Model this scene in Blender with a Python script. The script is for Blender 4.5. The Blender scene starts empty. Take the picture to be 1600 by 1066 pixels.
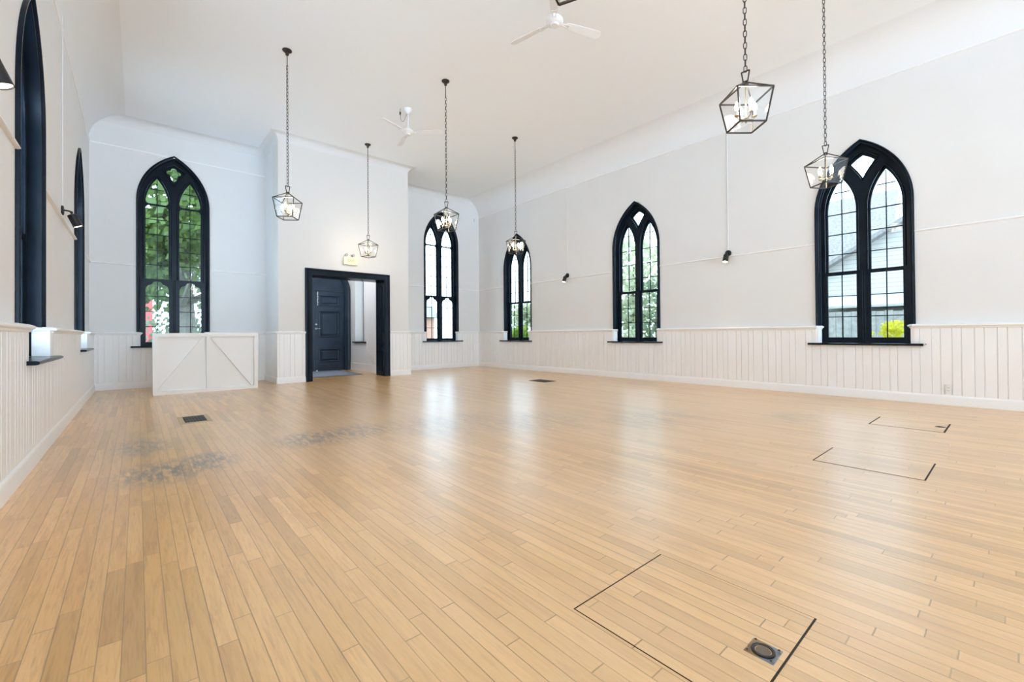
import bpy, bmesh, math, random
from mathutils import Vector, Matrix
from mathutils.geometry import tessellate_polygon
PI = math.pi
C = bpy.context.scene.collection
sc = bpy.context.scene
R = math.radians

# ------------------------------------------------------------------ camera
yaw, pitch, roll = R(40.73), R(0.4185), R(-0.4435)
F = Vector((math.sin(yaw)*math.cos(pitch), math.cos(yaw)*math.cos(pitch), math.sin(pitch)))
R0 = Vector((math.cos(yaw), -math.sin(yaw), 0)); U0 = R0.cross(F)
Rr = R0*math.cos(roll) + U0*math.sin(roll); Uu = Rr.cross(F)
cam = bpy.data.cameras.new('camera'); co = bpy.data.objects.new('camera', cam); C.objects.link(co)
m = Matrix((Rr, Uu, -F)).transposed().to_4x4(); m.translation = Vector((0, 0, 1.0)); co.matrix_world = m
cam.sensor_width = 36; cam.lens = 36*679.05/1600; cam.shift_y = -15.05/1600
cam.clip_start = 0.05; cam.clip_end = 300
sc.camera = co
# ------------------------------------------------------------------ world: bright overcast daylight
w = bpy.data.worlds.new('overcast_sky'); sc.world = w; w.use_nodes = True
wn = w.node_tree; bgn = wn.nodes['Background']
tc = wn.nodes.new('ShaderNodeTexCoord'); sp = wn.nodes.new('ShaderNodeSeparateXYZ'); rp = wn.nodes.new('ShaderNodeValToRGB')
wn.links.new(tc.outputs['Generated'], sp.inputs[0]); mr0 = wn.nodes.new('ShaderNodeMapRange'); mr0.inputs[1].default_value = -1; wn.links.new(sp.outputs['Z'], mr0.inputs[0]); wn.links.new(mr0.outputs[0], rp.inputs[0]); wn.links.new(rp.outputs[0], bgn.inputs[0])
rp.color_ramp.elements[0].position = 0.47; rp.color_ramp.elements[0].color = (1.02, 1.46, 1.90, 1)   # extra glow below the horizon, added to brighten the ceiling
rp.color_ramp.elements[1].position = 0.53; rp.color_ramp.elements[1].color = (0.43, 0.582, .70, 1)
SKY = 6.4
bgn.inputs['Strength'].default_value = SKY
# ------------------------------------------------------------------ exposure
sc.view_settings.view_transform = 'Standard'; sc.view_settings.look = 'None'
sc.view_settings.gamma = 1; sc.view_settings.use_curve_mapping = False
sc.view_settings.exposure = 0.42
cy_ = sc.cycles
cy_.max_bounces = 14; cy_.diffuse_bounces = 10; cy_.glossy_bounces = 4; cy_.transparent_max_bounces = 16
cy_.use_denoising = True; cy_.sample_clamp_indirect = 6; cy_.caustics_reflective = False; cy_.caustics_refractive = False

# ------------------------------------------------------------------ room numbers (metres)
XL, XR, YB = -0.695, 8.385, 11.36          # upper wall planes
YREAR = -12.0
DADO, RAIL = 1.10, 2.43
VX0, VX1, VY = 2.25, 5.26, 10.165          # the projecting vestibule
DX0, DX1, DTOP = 2.92, 4.597, 2.356          # its opening
SIDE_Y = [9.487, 5.52, 1.535]
BACK_X = [0.577, 6.978]

# ------------------------------------------------------------------ materials
def mat(name, col=(.8,.8,.8), rough=.5, metal=0, spec=.5, emit=None, estr=0, noise=None, bump=0, bscale=30, coat=0):
    m = bpy.data.materials.new(name); m.use_nodes = True; n = m.node_tree; b = n.nodes['Principled BSDF']
    b.inputs['Base Color'].default_value = (*col, 1); b.inputs['Roughness'].default_value = rough
    b.inputs['Metallic'].default_value = metal; b.inputs['Specular IOR Level'].default_value = spec
    b.inputs['Coat Weight'].default_value = coat
    if emit: b.inputs['Emission Color'].default_value = (*emit, 1); b.inputs['Emission Strength'].default_value = estr
    g = n.nodes.new('ShaderNodeNewGeometry')
    if noise:
        t = n.nodes.new('ShaderNodeTexNoise'); t.inputs['Scale'].default_value = noise[0]; t.inputs['Detail'].default_value = 4
        r = n.nodes.new('ShaderNodeValToRGB')
        r.color_ramp.elements[0].position = .35; r.color_ramp.elements[1].position = .65
        r.color_ramp.elements[0].color = (*col, 1); r.color_ramp.elements[1].color = (*noise[1], 1)
        n.links.new(g.outputs['Position'], t.inputs['Vector']); n.links.new(t.outputs['Fac'], r.inputs[0]); n.links.new(r.outputs[0], b.inputs['Base Color'])
    if bump:
        t = n.nodes.new('ShaderNodeTexNoise'); t.inputs['Scale'].default_value = bscale; t.inputs['Detail'].default_value = 5
        bp = n.nodes.new('ShaderNodeBump'); bp.inputs['Strength'].default_value = bump; bp.inputs['Distance'].default_value = .01
        n.links.new(g.outputs['Position'], t.inputs['Vector']); n.links.new(t.outputs['Fac'], bp.inputs['Height']); n.links.new(bp.outputs[0], b.inputs['Normal'])
    return m
M = {}
M['wall'] = mat('white_plaster_paint', (.775,.77,.77), .75, spec=.3, noise=(1.3,(.76,.755,.755)), bump=.25, bscale=6)
M['vwall'] = mat('warm_white_plaster_paint', (.735,.715,.69), .75, spec=.3, bump=.2, bscale=6)
M['ceil'] = mat('ceiling_paint', (.88,.905,.94), .8, spec=.2)
M['cove2'] = mat('side_cove_paint', (.82,.83,.85), .8, spec=.2)
M['cove'] = mat('cove_paint', (.74,.735,.735), .8, spec=.2)
M['trim'] = mat('white_gloss_trim', (.87,.87,.88), .35, spec=.5)
M['navy'] = mat('dark_navy_gloss_paint', (.005,.009,.016), .25, spec=.13, noise=(3,(.008,.014,.024)), bump=.1, bscale=25)
M['navy_door'] = mat('dark_navy_door_paint', (.012,.022,.038), .28, spec=.3, noise=(3,(.018,.031,.052)), bump=.15, bscale=20)
M['iron'] = mat('dark_bronze_metal', (.055,.05,.047), .38, metal=.85)
M['brass'] = mat('aged_brass_metal', (.45,.36,.22), .35, metal=.9)
M['black'] = mat('matte_black_metal', (.015,.015,.016), .45, metal=.3)
M['fan'] = mat('fan_white_enamel', (.80,.80,.81), .35, coat=.2)
M['grout'] = mat('gap_dark', (.03,.02,.012), .9)
M['conduit'] = mat('painted_conduit', (.74,.74,.75), .5)
M['steel'] = mat('brushed_zinc', (.42,.46,.52), .38, metal=.7, noise=(40,(.30,.33,.38)))
M['dsteel'] = mat('dark_cast_metal', (.06,.055,.05), .4, metal=.7)
M['bar'] = mat('bar_white_paint', (.85,.84,.83), .5, bump=.1, bscale=12)
M['sign'] = mat('cream_plastic', (.80,.74,.56), .4)
M['signglow'] = mat('sign_panel_plastic', (.78,.76,.50), .4)
M['signtext'] = mat('sign_letter_olive', (.42,.38,.16), .5)
M['outlet'] = mat('white_plastic', (.84,.84,.83), .35)
M['slot'] = mat('outlet_slot_dark', (.08,.08,.08), .6)
M['mat'] = mat('blue_grey_mat', (.16,.19,.24), .9, noise=(60,(.22,.26,.33)))
M['matedge'] = mat('mat_dark_border', (.04,.045,.055), .8)
M['bulb'] = mat('lit_candle_bulb', (1,.9,.75), .3, emit=(1,.90,.72), estr=25)
M['lens'] = mat('lit_spot_lens', (1,.95,.85), .3, emit=(1,.88,.68), estr=5)
M['candle'] = mat('cream_candle_sleeve', (.80,.74,.62), .5)
M['ventwood'] = mat('pale_oak_vent_frame', (.52,.40,.26), .5, noise=(25,(.44,.33,.2)))

def math_node(n, op, a=None, b=None, c=None):
    x = n.nodes.new('ShaderNodeMath'); x.operation = op
    for i, v in enumerate((a, b, c)):
        if v is None: continue
        if isinstance(v, (int, float)): x.inputs[i].default_value = v
        else: n.links.new(v, x.inputs[i])
    return x.outputs[0]
def glass(name, k=1.0, tint=(.97,.99,1)):
    m = bpy.data.materials.new(name); m.use_nodes = True; n = m.node_tree; n.nodes.clear()
    o = n.nodes.new('ShaderNodeOutputMaterial'); mx = n.nodes.new('ShaderNodeMixShader'); t = n.nodes.new('ShaderNodeBsdfTransparent')
    g = n.nodes.new('ShaderNodeBsdfGlossy'); g.inputs['Roughness'].default_value = .02; t.inputs[0].default_value = (*tint, 1)
    ge = n.nodes.new('ShaderNodeNewGeometry'); dt = n.nodes.new('ShaderNodeVectorMath'); dt.operation = 'DOT_PRODUCT'
    n.links.new(ge.outputs['Normal'], dt.inputs[0]); n.links.new(ge.outputs['Incoming'], dt.inputs[1])
    fc = math_node(n, 'ADD', .05, math_node(n, 'MULTIPLY', .95, math_node(n, 'POWER', math_node(n, 'SUBTRACT', 1.0, math_node(n, 'ABSOLUTE', dt.outputs['Value'])), 5.0)))
    ml = n.nodes.new('ShaderNodeMath'); ml.operation = 'MULTIPLY'; ml.inputs[1].default_value = k; n.links.new(fc, ml.inputs[0]); n.links.new(ml.outputs[0], mx.inputs[0]); n.links.new(t.outputs[0], mx.inputs[1]); n.links.new(g.outputs[0], mx.inputs[2]); n.links.new(mx.outputs[0], o.inputs[0])
    return m
M['glass'] = glass('window_glass', .35); M['lglass'] = glass('lantern_glass', .6, (.955,.95,.94))

def floor_material():
    m = bpy.data.materials.new('maple_strip_floor'); m.use_nodes = True; n = m.node_tree; b = n.nodes['Principled BSDF']
    L = n.links.new; mn = lambda *a: math_node(n, *a)
    g = n.nodes.new('ShaderNodeNewGeometry'); s = n.nodes.new('ShaderNodeSeparateXYZ'); L(g.outputs['Position'], s.inputs[0])
    X, Y = s.outputs['X'], s.outputs['Y']
    W = .0585
    u = mn('DIVIDE', mn('ADD', X, 50.0), W); ix = mn('FLOOR', u); fx = mn('FRACT', u)
    wn1 = n.nodes.new('ShaderNodeTexWhiteNoise'); wn1.noise_dimensions = '1D'; L(ix, wn1.inputs['W'])
    wn1b = n.nodes.new('ShaderNodeTexWhiteNoise'); wn1b.noise_dimensions = '1D'; L(mn('ADD', ix, 913.3), wn1b.inputs['W'])
    ln = mn('ADD', mn('MULTIPLY', wn1b.outputs[0], .75), .5)
    v = mn('DIVIDE', mn('ADD', mn('ADD', Y, 40.0), mn('MULTIPLY', wn1.outputs[0], 7.0)), ln); iy = mn('FLOOR', v); fy = mn('FRACT', v)
    cb = n.nodes.new('ShaderNodeCombineXYZ'); L(ix, cb.inputs[0]); L(iy, cb.inputs[1])
    wn2 = n.nodes.new('ShaderNodeTexWhiteNoise'); wn2.noise_dimensions = '2D'; L(cb.outputs[0], wn2.inputs['Vector'])
    cell = wn2.outputs['Value']
    ramp = n.nodes.new('ShaderNodeValToRGB'); L(cell, ramp.inputs[0]); cr = ramp.color_ramp
    cr.elements[0].position = 0; cr.elements[0].color = (.54,.295,.08,1)
    cr.elements[1].position = 1; cr.elements[1].color = (.82,.49,.19,1)
    for p, c in ((.12,(.64,.355,.10,1)), (.35,(.70,.39,.118,1)), (.7,(.76,.44,.15,1))):
        e = cr.elements.new(p); e.color = c
    # grain, stretched along the boards and shifted board by board
    gv = n.nodes.new('ShaderNodeCombineXYZ'); L(mn('MULTIPLY', X, 26.0), gv.inputs[0]); L(mn('MULTIPLY', Y, 2.2), gv.inputs[1]); L(mn('MULTIPLY', cell, 40.0), gv.inputs[2])
    gn = n.nodes.new('ShaderNodeTexNoise'); gn.inputs['Scale'].default_value = 1; gn.inputs['Detail'].default_value = 6; gn.inputs['Distortion'].default_value = .6; L(gv.outputs[0], gn.inputs['Vector']); gn.inputs['Roughness'].default_value = .62
    gr = n.nodes.new('ShaderNodeValToRGB'); L(gn.outputs['Fac'], gr.inputs[0])
    gr.color_ramp.elements[0].position = .30; gr.color_ramp.elements[0].color = (.74,.63,.48,1); gr.color_ramp.elements[1].position = .52; gr.color_ramp.elements[1].color = (1,1,1,1)
    m1 = n.nodes.new('ShaderNodeMix'); m1.data_type = 'RGBA'; m1.blend_type = 'MULTIPLY'; m1.inputs[0].default_value = .9
    L(ramp.outputs[0], m1.inputs[6]); L(gr.outputs[0], m1.inputs[7])
    fv = n.nodes.new('ShaderNodeCombineXYZ'); L(mn('MULTIPLY', X, 150.0), fv.inputs[0]); L(mn('MULTIPLY', Y, 9.0), fv.inputs[1]); L(mn('MULTIPLY', cell, 17.0), fv.inputs[2])
    fnz = n.nodes.new('ShaderNodeTexNoise'); fnz.inputs['Scale'].default_value = 1; fnz.inputs['Detail'].default_value = 4; L(fv.outputs[0], fnz.inputs['Vector'])
    fr_ = n.nodes.new('ShaderNodeValToRGB'); L(fnz.outputs['Fac'], fr_.inputs[0]); fr_.color_ramp.elements[0].position = .32; fr_.color_ramp.elements[0].color = (.82,.74,.62,1); fr_.color_ramp.elements[1].position = .5; fr_.color_ramp.elements[1].color = (1,1,1,1)
    m0 = n.nodes.new('ShaderNodeMix'); m0.data_type = 'RGBA'; m0.blend_type = 'MULTIPLY'; m0.inputs[0].default_value = .8; L(m1.outputs[2], m0.inputs[6]); L(fr_.outputs[0], m0.inputs[7]); m1 = m0
    # mineral streaks on a few boards
    sv = n.nodes.new('ShaderNodeCombineXYZ'); L(mn('MULTIPLY', X, 38.0), sv.inputs[0]); L(mn('MULTIPLY', Y, 3.4), sv.inputs[1]); L(mn('MULTIPLY', cell, 91.0), sv.inputs[2])
    sn = n.nodes.new('ShaderNodeTexNoise'); sn.inputs['Scale'].default_value = 1; sn.inputs['Detail'].default_value = 3; L(sv.outputs[0], sn.inputs['Vector'])
    sm = n.nodes.new('ShaderNodeMapRange'); sm.inputs[1].default_value = .66; sm.inputs[2].default_value = .74; L(sn.outputs['Fac'], sm.inputs[0])
    m1b = n.nodes.new('ShaderNodeMix'); m1b.data_type = 'RGBA'; L(mn('MULTIPLY', sm.outputs[0], .55), m1b.inputs[0]); L(m1.outputs[2], m1b.inputs[6]); m1b.inputs[7].default_value = (.30,.165,.07,1)
    # wear: a diagonal band of scuffed boards; broad paling mixes bleaching and painted sheen
    def blob(cx, cy, rx, ry):
        a = mn('DIVIDE', mn('SUBTRACT', X, cx), rx); c = mn('DIVIDE', mn('SUBTRACT', Y, cy), ry)
        d = mn('SQRT', mn('ADD', mn('MULTIPLY', a, a), mn('MULTIPLY', c, c)))
        r = n.nodes.new('ShaderNodeMapRange'); r.interpolation_type = 'SMOOTHSTEP'; r.inputs[1].default_value = 1; r.inputs[2].default_value = .25; L(d, r.inputs[0]); return r.outputs[0]
    band = None
    for a, k_ in (((.15,4.15,.42,.5),1),((.42,4.25,.3,.45),1),((.05,5.2,.3,.6),.7),((1.35,4.5,.55,.5),.9),((1.75,4.5,.5,.5),.7),((2.6,4.2,1.1,.9),.35),((3.6,3.6,1.1,.8),.35),((4.7,2.75,1.0,.7),.35),((5.8,1.75,.6,.35),.4),((.95,9.0,.6,.7),.6)):
        bl = mn('MULTIPLY', blob(*a), float(k_)); band = bl if band is None else mn('MAXIMUM', band, bl)
    broad = mn('MAXIMUM', mn('MAXIMUM', blob(2.2,4.6,3.4,2.6), blob(1.6,1.2,2.2,2.4)), blob(4.8,3.0,3.6,4.2))
    wv = n.nodes.new('ShaderNodeCombineXYZ'); L(mn('MULTIPLY', X, 26.0), wv.inputs[0]); L(mn('MULTIPLY', Y, 7.0), wv.inputs[1]); L(mn('MULTIPLY', wn1.outputs[0], 3.0), wv.inputs[2])
    wz = n.nodes.new('ShaderNodeTexNoise'); wz.inputs['Scale'].default_value = 1; wz.inputs['Detail'].default_value = 8; wz.inputs['Roughness'].default_value = .65; L(wv.outputs[0], wz.inputs['Vector'])
    wm = n.nodes.new('ShaderNodeMapRange'); wm.inputs[1].default_value = .40; wm.inputs[2].default_value = .58; L(wz.outputs['Fac'], wm.inputs[0])
    scuff = mn('MULTIPLY', band, wm.outputs[0])
    big = n.nodes.new('ShaderNodeTexNoise'); big.inputs['Scale'].default_value = .9; big.inputs['Detail'].default_value = 5; L(g.outputs['Position'], big.inputs['Vector'])
    m2 = n.nodes.new('ShaderNodeMix'); m2.data_type = 'RGBA'; L(mn('MULTIPLY', mn('MULTIPLY', broad, big.outputs['Fac']), 1.0), m2.inputs[0])
    L(m1b.outputs[2], m2.inputs[6]); m2.inputs[7].default_value = (.76,.50,.285,1)
    m3 = n.nodes.new('ShaderNodeMix'); m3.data_type = 'RGBA'; L(mn('MULTIPLY', scuff, .95), m3.inputs[0]); L(m2.outputs[2], m3.inputs[6]); m3.inputs[7].default_value = (.14,.125,.12,1)
    # knots / nail dents
    vo = n.nodes.new('ShaderNodeTexVoronoi'); vo.inputs['Scale'].default_value = 3.3; L(g.outputs['Position'], vo.inputs['Vector'])
    kn = n.nodes.new('ShaderNodeMapRange'); kn.inputs[1].default_value = .028; kn.inputs[2].default_value = .014; L(vo.outputs['Distance'], kn.inputs[0])
    m4 = n.nodes.new('ShaderNodeMix'); m4.data_type = 'RGBA'; L(mn('MULTIPLY', kn.outputs[0], .7), m4.inputs[0]); L(m3.outputs[2], m4.inputs[6]); m4.inputs[7].default_value = (.12,.07,.04,1)
    # joints
    ex = mn('MINIMUM', fx, mn('SUBTRACT', 1.0, fx)); j1 = n.nodes.new('ShaderNodeMapRange'); j1.inputs[1].default_value = .045; j1.inputs[2].default_value = .012; L(ex, j1.inputs[0])
    ey = mn('MULTIPLY', mn('MINIMUM', fy, mn('SUBTRACT', 1.0, fy)), ln); j2 = n.nodes.new('ShaderNodeMapRange'); j2.inputs[1].default_value = .0032; j2.inputs[2].default_value = .001; L(ey, j2.inputs[0])
    jt = mn('MAXIMUM', mn('MULTIPLY', j1.outputs[0], mn('ADD', mn('MULTIPLY', wn1b.outputs[0], .45), .32)), mn('MULTIPLY', j2.outputs[0], mn('ADD', mn('MULTIPLY', cell, .5), .3)))
    m5 = n.nodes.new('ShaderNodeMix'); m5.data_type = 'RGBA'; L(jt, m5.inputs[0]); L(m4.outputs[2], m5.inputs[6]); m5.inputs[7].default_value = (.20,.115,.05,1)
    L(m5.outputs[2], b.inputs['Base Color'])
    rg = mn('ADD', .30, mn('MULTIPLY', gn.outputs['Fac'], .10)); L(mn('ADD', rg, mn('MULTIPLY', broad, .04)), b.inputs['Roughness'])
    b.inputs['Specular IOR Level'].default_value = .5; b.inputs['Coat Weight'].default_value = 1.0; b.inputs['Coat Roughness'].default_value = .31; b.inputs['Coat IOR'].default_value = 1.5
    bp = n.nodes.new('ShaderNodeBump'); bp.inputs['Strength'].default_value = .35; bp.inputs['Distance'].default_value = .0035
    cup = mn('ADD', mn('MULTIPLY', mn('MULTIPLY', fx, mn('SUBTRACT', 1.0, fx)), 1.2), mn('ADD', mn('MULTIPLY', cell, .5), mn('MULTIPLY', gn.outputs['Fac'], .5)))
    L(mn('SUBTRACT', cup, jt), bp.inputs['Height']); L(bp.outputs[0], b.inputs['Normal'])
    return m
M['floor'] = floor_material()

# ------------------------------------------------------------------ mesh helpers
def obj(name, bm, material, parent=None, smooth=False, loc=None):
    me = bpy.data.meshes.new(name); bmesh.ops.recalc_face_normals(bm, faces=bm.faces)
    bm.to_mesh(me); bm.free()
    if material: me.materials.append(material)
    if smooth:
        for p in me.polygons: p.use_smooth = True
        try: me.set_sharp_from_angle(angle=R(38))
        except Exception: pass
    o = bpy.data.objects.new(name, me); C.objects.link(o)
    if parent: o.parent = parent
    if loc: o.location = loc
    return o
def empty(name, loc=(0,0,0), rz=0):
    o = bpy.data.objects.new(name, None); C.objects.link(o); o.location = loc; o.rotation_euler = (0,0,rz); o.empty_display_size = .1; return o
def tag(o, label, cat, group=None):
    o['label'] = label; o['category'] = cat
    if group: o['group'] = group
    return o
def struct(o): o['kind'] = 'structure'; return o
def box(bm, x0, x1, y0, y1, z0, z1):
    v = [bm.verts.new(p) for p in ((x0,y0,z0),(x1,y0,z0),(x1,y1,z0),(x0,y1,z0),(x0,y0,z1),(x1,y0,z1),(x1,y1,z1),(x0,y1,z1))]
    for f in ((0,3,2,1),(4,5,6,7),(0,1,5,4),(1,2,6,5),(2,3,7,6),(3,0,4,7)): bm.faces.new([v[i] for i in f])
    return v
def bar(bm, a, b, w=.01, h=None, up=Vector((0,0,1))):
    a, b = Vector(a), Vector(b); d = (b-a).normalized(); h = h or w
    if abs(d.dot(up)) > .99: up = Vector((1,0,0))
    s = d.cross(up).normalized(); t = s.cross(d)
    r = [[bm.verts.new(p + s*sx*w/2 + t*sy*h/2) for sx, sy in ((-1,-1),(1,-1),(1,1),(-1,1))] for p in (a, b)]
    for i in range(4): bm.faces.new((r[0][i], r[0][(i+1)%4], r[1][(i+1)%4], r[1][i]))
    bm.faces.new(r[0]); bm.faces.new(r[1][::-1])
def tube(bm, pts, rad, seg=8, close=False):
    pts = [Vector(p) for p in pts]; n = len(pts); rings = []
    if isinstance(rad, (int, float)): rad = [rad]*n
    prev = None
    for i, p in enumerate(pts):
        if close: d = (pts[(i+1)%n] - pts[i-1]).normalized()
        else: d = (pts[min(i+1,n-1)] - pts[max(i-1,0)]).normalized()
        if prev is None:
            u = d.orthogonal().normalized()
        else:
            u = (prev - d*prev.dot(d)).normalized()
        prev = u; t = d.cross(u)
        rings.append([bm.verts.new(p + (u*math.cos(2*PI*k/seg) + t*math.sin(2*PI*k/seg))*rad[i]) for k in range(seg)])
    for i in range(n if close else n-1):
        a, b = rings[i], rings[(i+1)%n]
        for k in range(seg): bm.faces.new((a[k], a[(k+1)%seg], b[(k+1)%seg], b[k]))
    if not close: bm.faces.new(rings[0][::-1]); bm.faces.new(rings[-1])
def lathe(bm, prof, seg=20, mtx=None, caps=True):
    rings = []
    for r, z in prof:
        if r < 1e-6: rings.append([bm.verts.new((0,0,z))])
        else: rings.append([bm.verts.new((r*math.cos(2*PI*k/seg), r*math.sin(2*PI*k/seg), z)) for k in range(seg)])
    for a, b in zip(rings, rings[1:]):
        for k in range(seg):
            k2 = (k+1)%seg
            if len(a) == 1 and len(b) == 1: continue
            if len(a) == 1: bm.faces.new((a[0], b[k], b[k2]))
            elif len(b) == 1: bm.faces.new((a[k], a[k2], b[0]))
            else: bm.faces.new((a[k], a[k2], b[k2], b[k]))
    for r in (rings[0], rings[-1]):
        if len(r) > 1 and caps: bm.faces.new(r)
    if mtx is not None:
        vs = [v for ring in rings for v in ring]; bmesh.ops.transform(bm, matrix=mtx, verts=vs)
def slab(bm, outer, holes, e0, e1):
    """a plate in the (s,z) plane with holes, between depths e0 and e1 (local y)"""
    loops = [outer] + list(holes)
    tris = tessellate_polygon([[Vector((p[0], p[1], 0)) for p in l] for l in loops])
    flat = [p for l in loops for p in l]
    A = [bm.verts.new((p[0], e0, p[1])) for p in flat]; B = [bm.verts.new((p[0], e1, p[1])) for p in flat]
    for t in tris:
        if len(set(t)) < 3: continue
        bm.faces.new([A[i] for i in t]); bm.faces.new([B[i] for i in t][::-1])
    k = 0
    for l in loops:
        n = len(l)
        for i in range(n): a, b = k+i, k+(i+1)%n; bm.faces.new((A[a], A[b], B[b], B[a]))
        k += n
def loft(bm, rows, close=True):
    V = [[bm.verts.new(p) for p in r] for r in rows]
    for a, b in zip(V, V[1:]):
        n = len(a)
        for i in range(n if close else n-1): bm.faces.new((a[i], a[(i+1)%n], b[(i+1)%n], b[i]))
def sweep(bm, path, prof):
    """path: 2-D points, the room on the left of the walking direction; prof: (offset into room, z)"""
    n = len(path); rows = []
    for i in range(n):
        p = Vector(path[i]); nn = []
        if i > 0: d = (p - Vector(path[i-1])).normalized(); nn.append(Vector((-d.y, d.x)))
        if i < n-1: d = (Vector(path[i+1]) - p).normalized(); nn.append(Vector((-d.y, d.x)))
        if len(nn) == 2: mv = (nn[0]+nn[1])/(1+nn[0].dot(nn[1]))
        else: mv = nn[0]
        rows.append([bm.verts.new((p.x+mv.x*o, p.y+mv.y*o, z)) for o, z in prof])
    for a, b in zip(rows, rows[1:]):
        for k in range(len(prof)-1): bm.faces.new((a[k], b[k], b[k+1], a[k+1]))
    bm.faces.new(rows[0]); bm.faces.new(rows[-1][::-1])

# ------------------------------------------------------------------ pointed arches
NA = 14
def arch(half, zs, rise, zb, d=0, cx=0, n=NA, bottom=None):
    """closed outline of a pointed opening, inset by d"""
    Rr_ = (rise*rise + half*half)/(2*half); c = Rr_ - half; r = Rr_ - d
    th = math.acos(c/r); L = []
    for i in range(n+1):
        t = th*i/n; L.append((cx - (r*math.cos(t) - c), zs + r*math.sin(t)))
    Rt = [(2*cx - x, z) for x, z in L[:-1]][::-1]
    b = zb if bottom is None else bottom
    return [(L[0][0], b)] + L + Rt + [(Rt[-1][0], b)]
HALF = .60
TYPE = {'side': dict(zs=2.93, rise=1.02, up=0.0), 'back': dict(zs=3.75, rise=1.0, up=.80)}
def light_head(up):    # the two-light heads share one lancet shape
    return lambda d, cx, zb: arch(.183, 2.93+up, .53, zb, d, cx)
KITE = [(0,3.744),(.075,3.70),(.145,3.64),(.108,3.58),(.066,3.517),(.03,3.455),(0,3.393),(-.03,3.455),(-.066,3.517),(-.108,3.58),(-.145,3.64),(-.075,3.70)]
QH = [(0,4.546),(.028,4.538),(.046,4.515),(.05,4.487),(.078,4.482),(.106,4.468),(.122,4.443),(.112,4.412),(.085,4.396),(.064,4.388),(.058,4.35),(.052,4.315),(.034,4.28),(0,4.248)]
QUATRE = QH + [(-x,z) for x,z in QH[1:-1]][::-1]
def trefoil_light(cx):
    h = [(.185,.905),(.185,1.97),(.178,2.01),(.158,2.045),(.128,2.068),(.10,2.075),(.086,2.083),(.078,2.10),(.062,2.128),(.035,2.143),(0,2.148)]
    return [(cx+x,z) for x,z in h] + [(cx-x,z) for x,z in h[:-1]][::-1]
def back_head(cx):
    a = arch(.183, 3.73, .532, 3.80, 0, cx); a = a[1:-1]
    a = [p for p in a if p[1] > 3.80]
    a[0] = (cx-.183, 3.82); a[-1] = (cx+.183, 3.82)
    return [(cx-.135,3.735),(cx-.165,3.75),(cx-.180,3.78)] + a + [(cx+.180,3.78),(cx+.165,3.75),(cx+.135,3.735)]
def back_mid(cx):
    return [(cx-.183,2.19),(cx-.183,3.62),(cx-.178,3.665),(cx-.160,3.69),(cx-.135,3.702),(cx+.135,3.702),(cx+.160,3.69),(cx+.178,3.665),(cx+.183,3.62),(cx+.183,2.19)]

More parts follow.
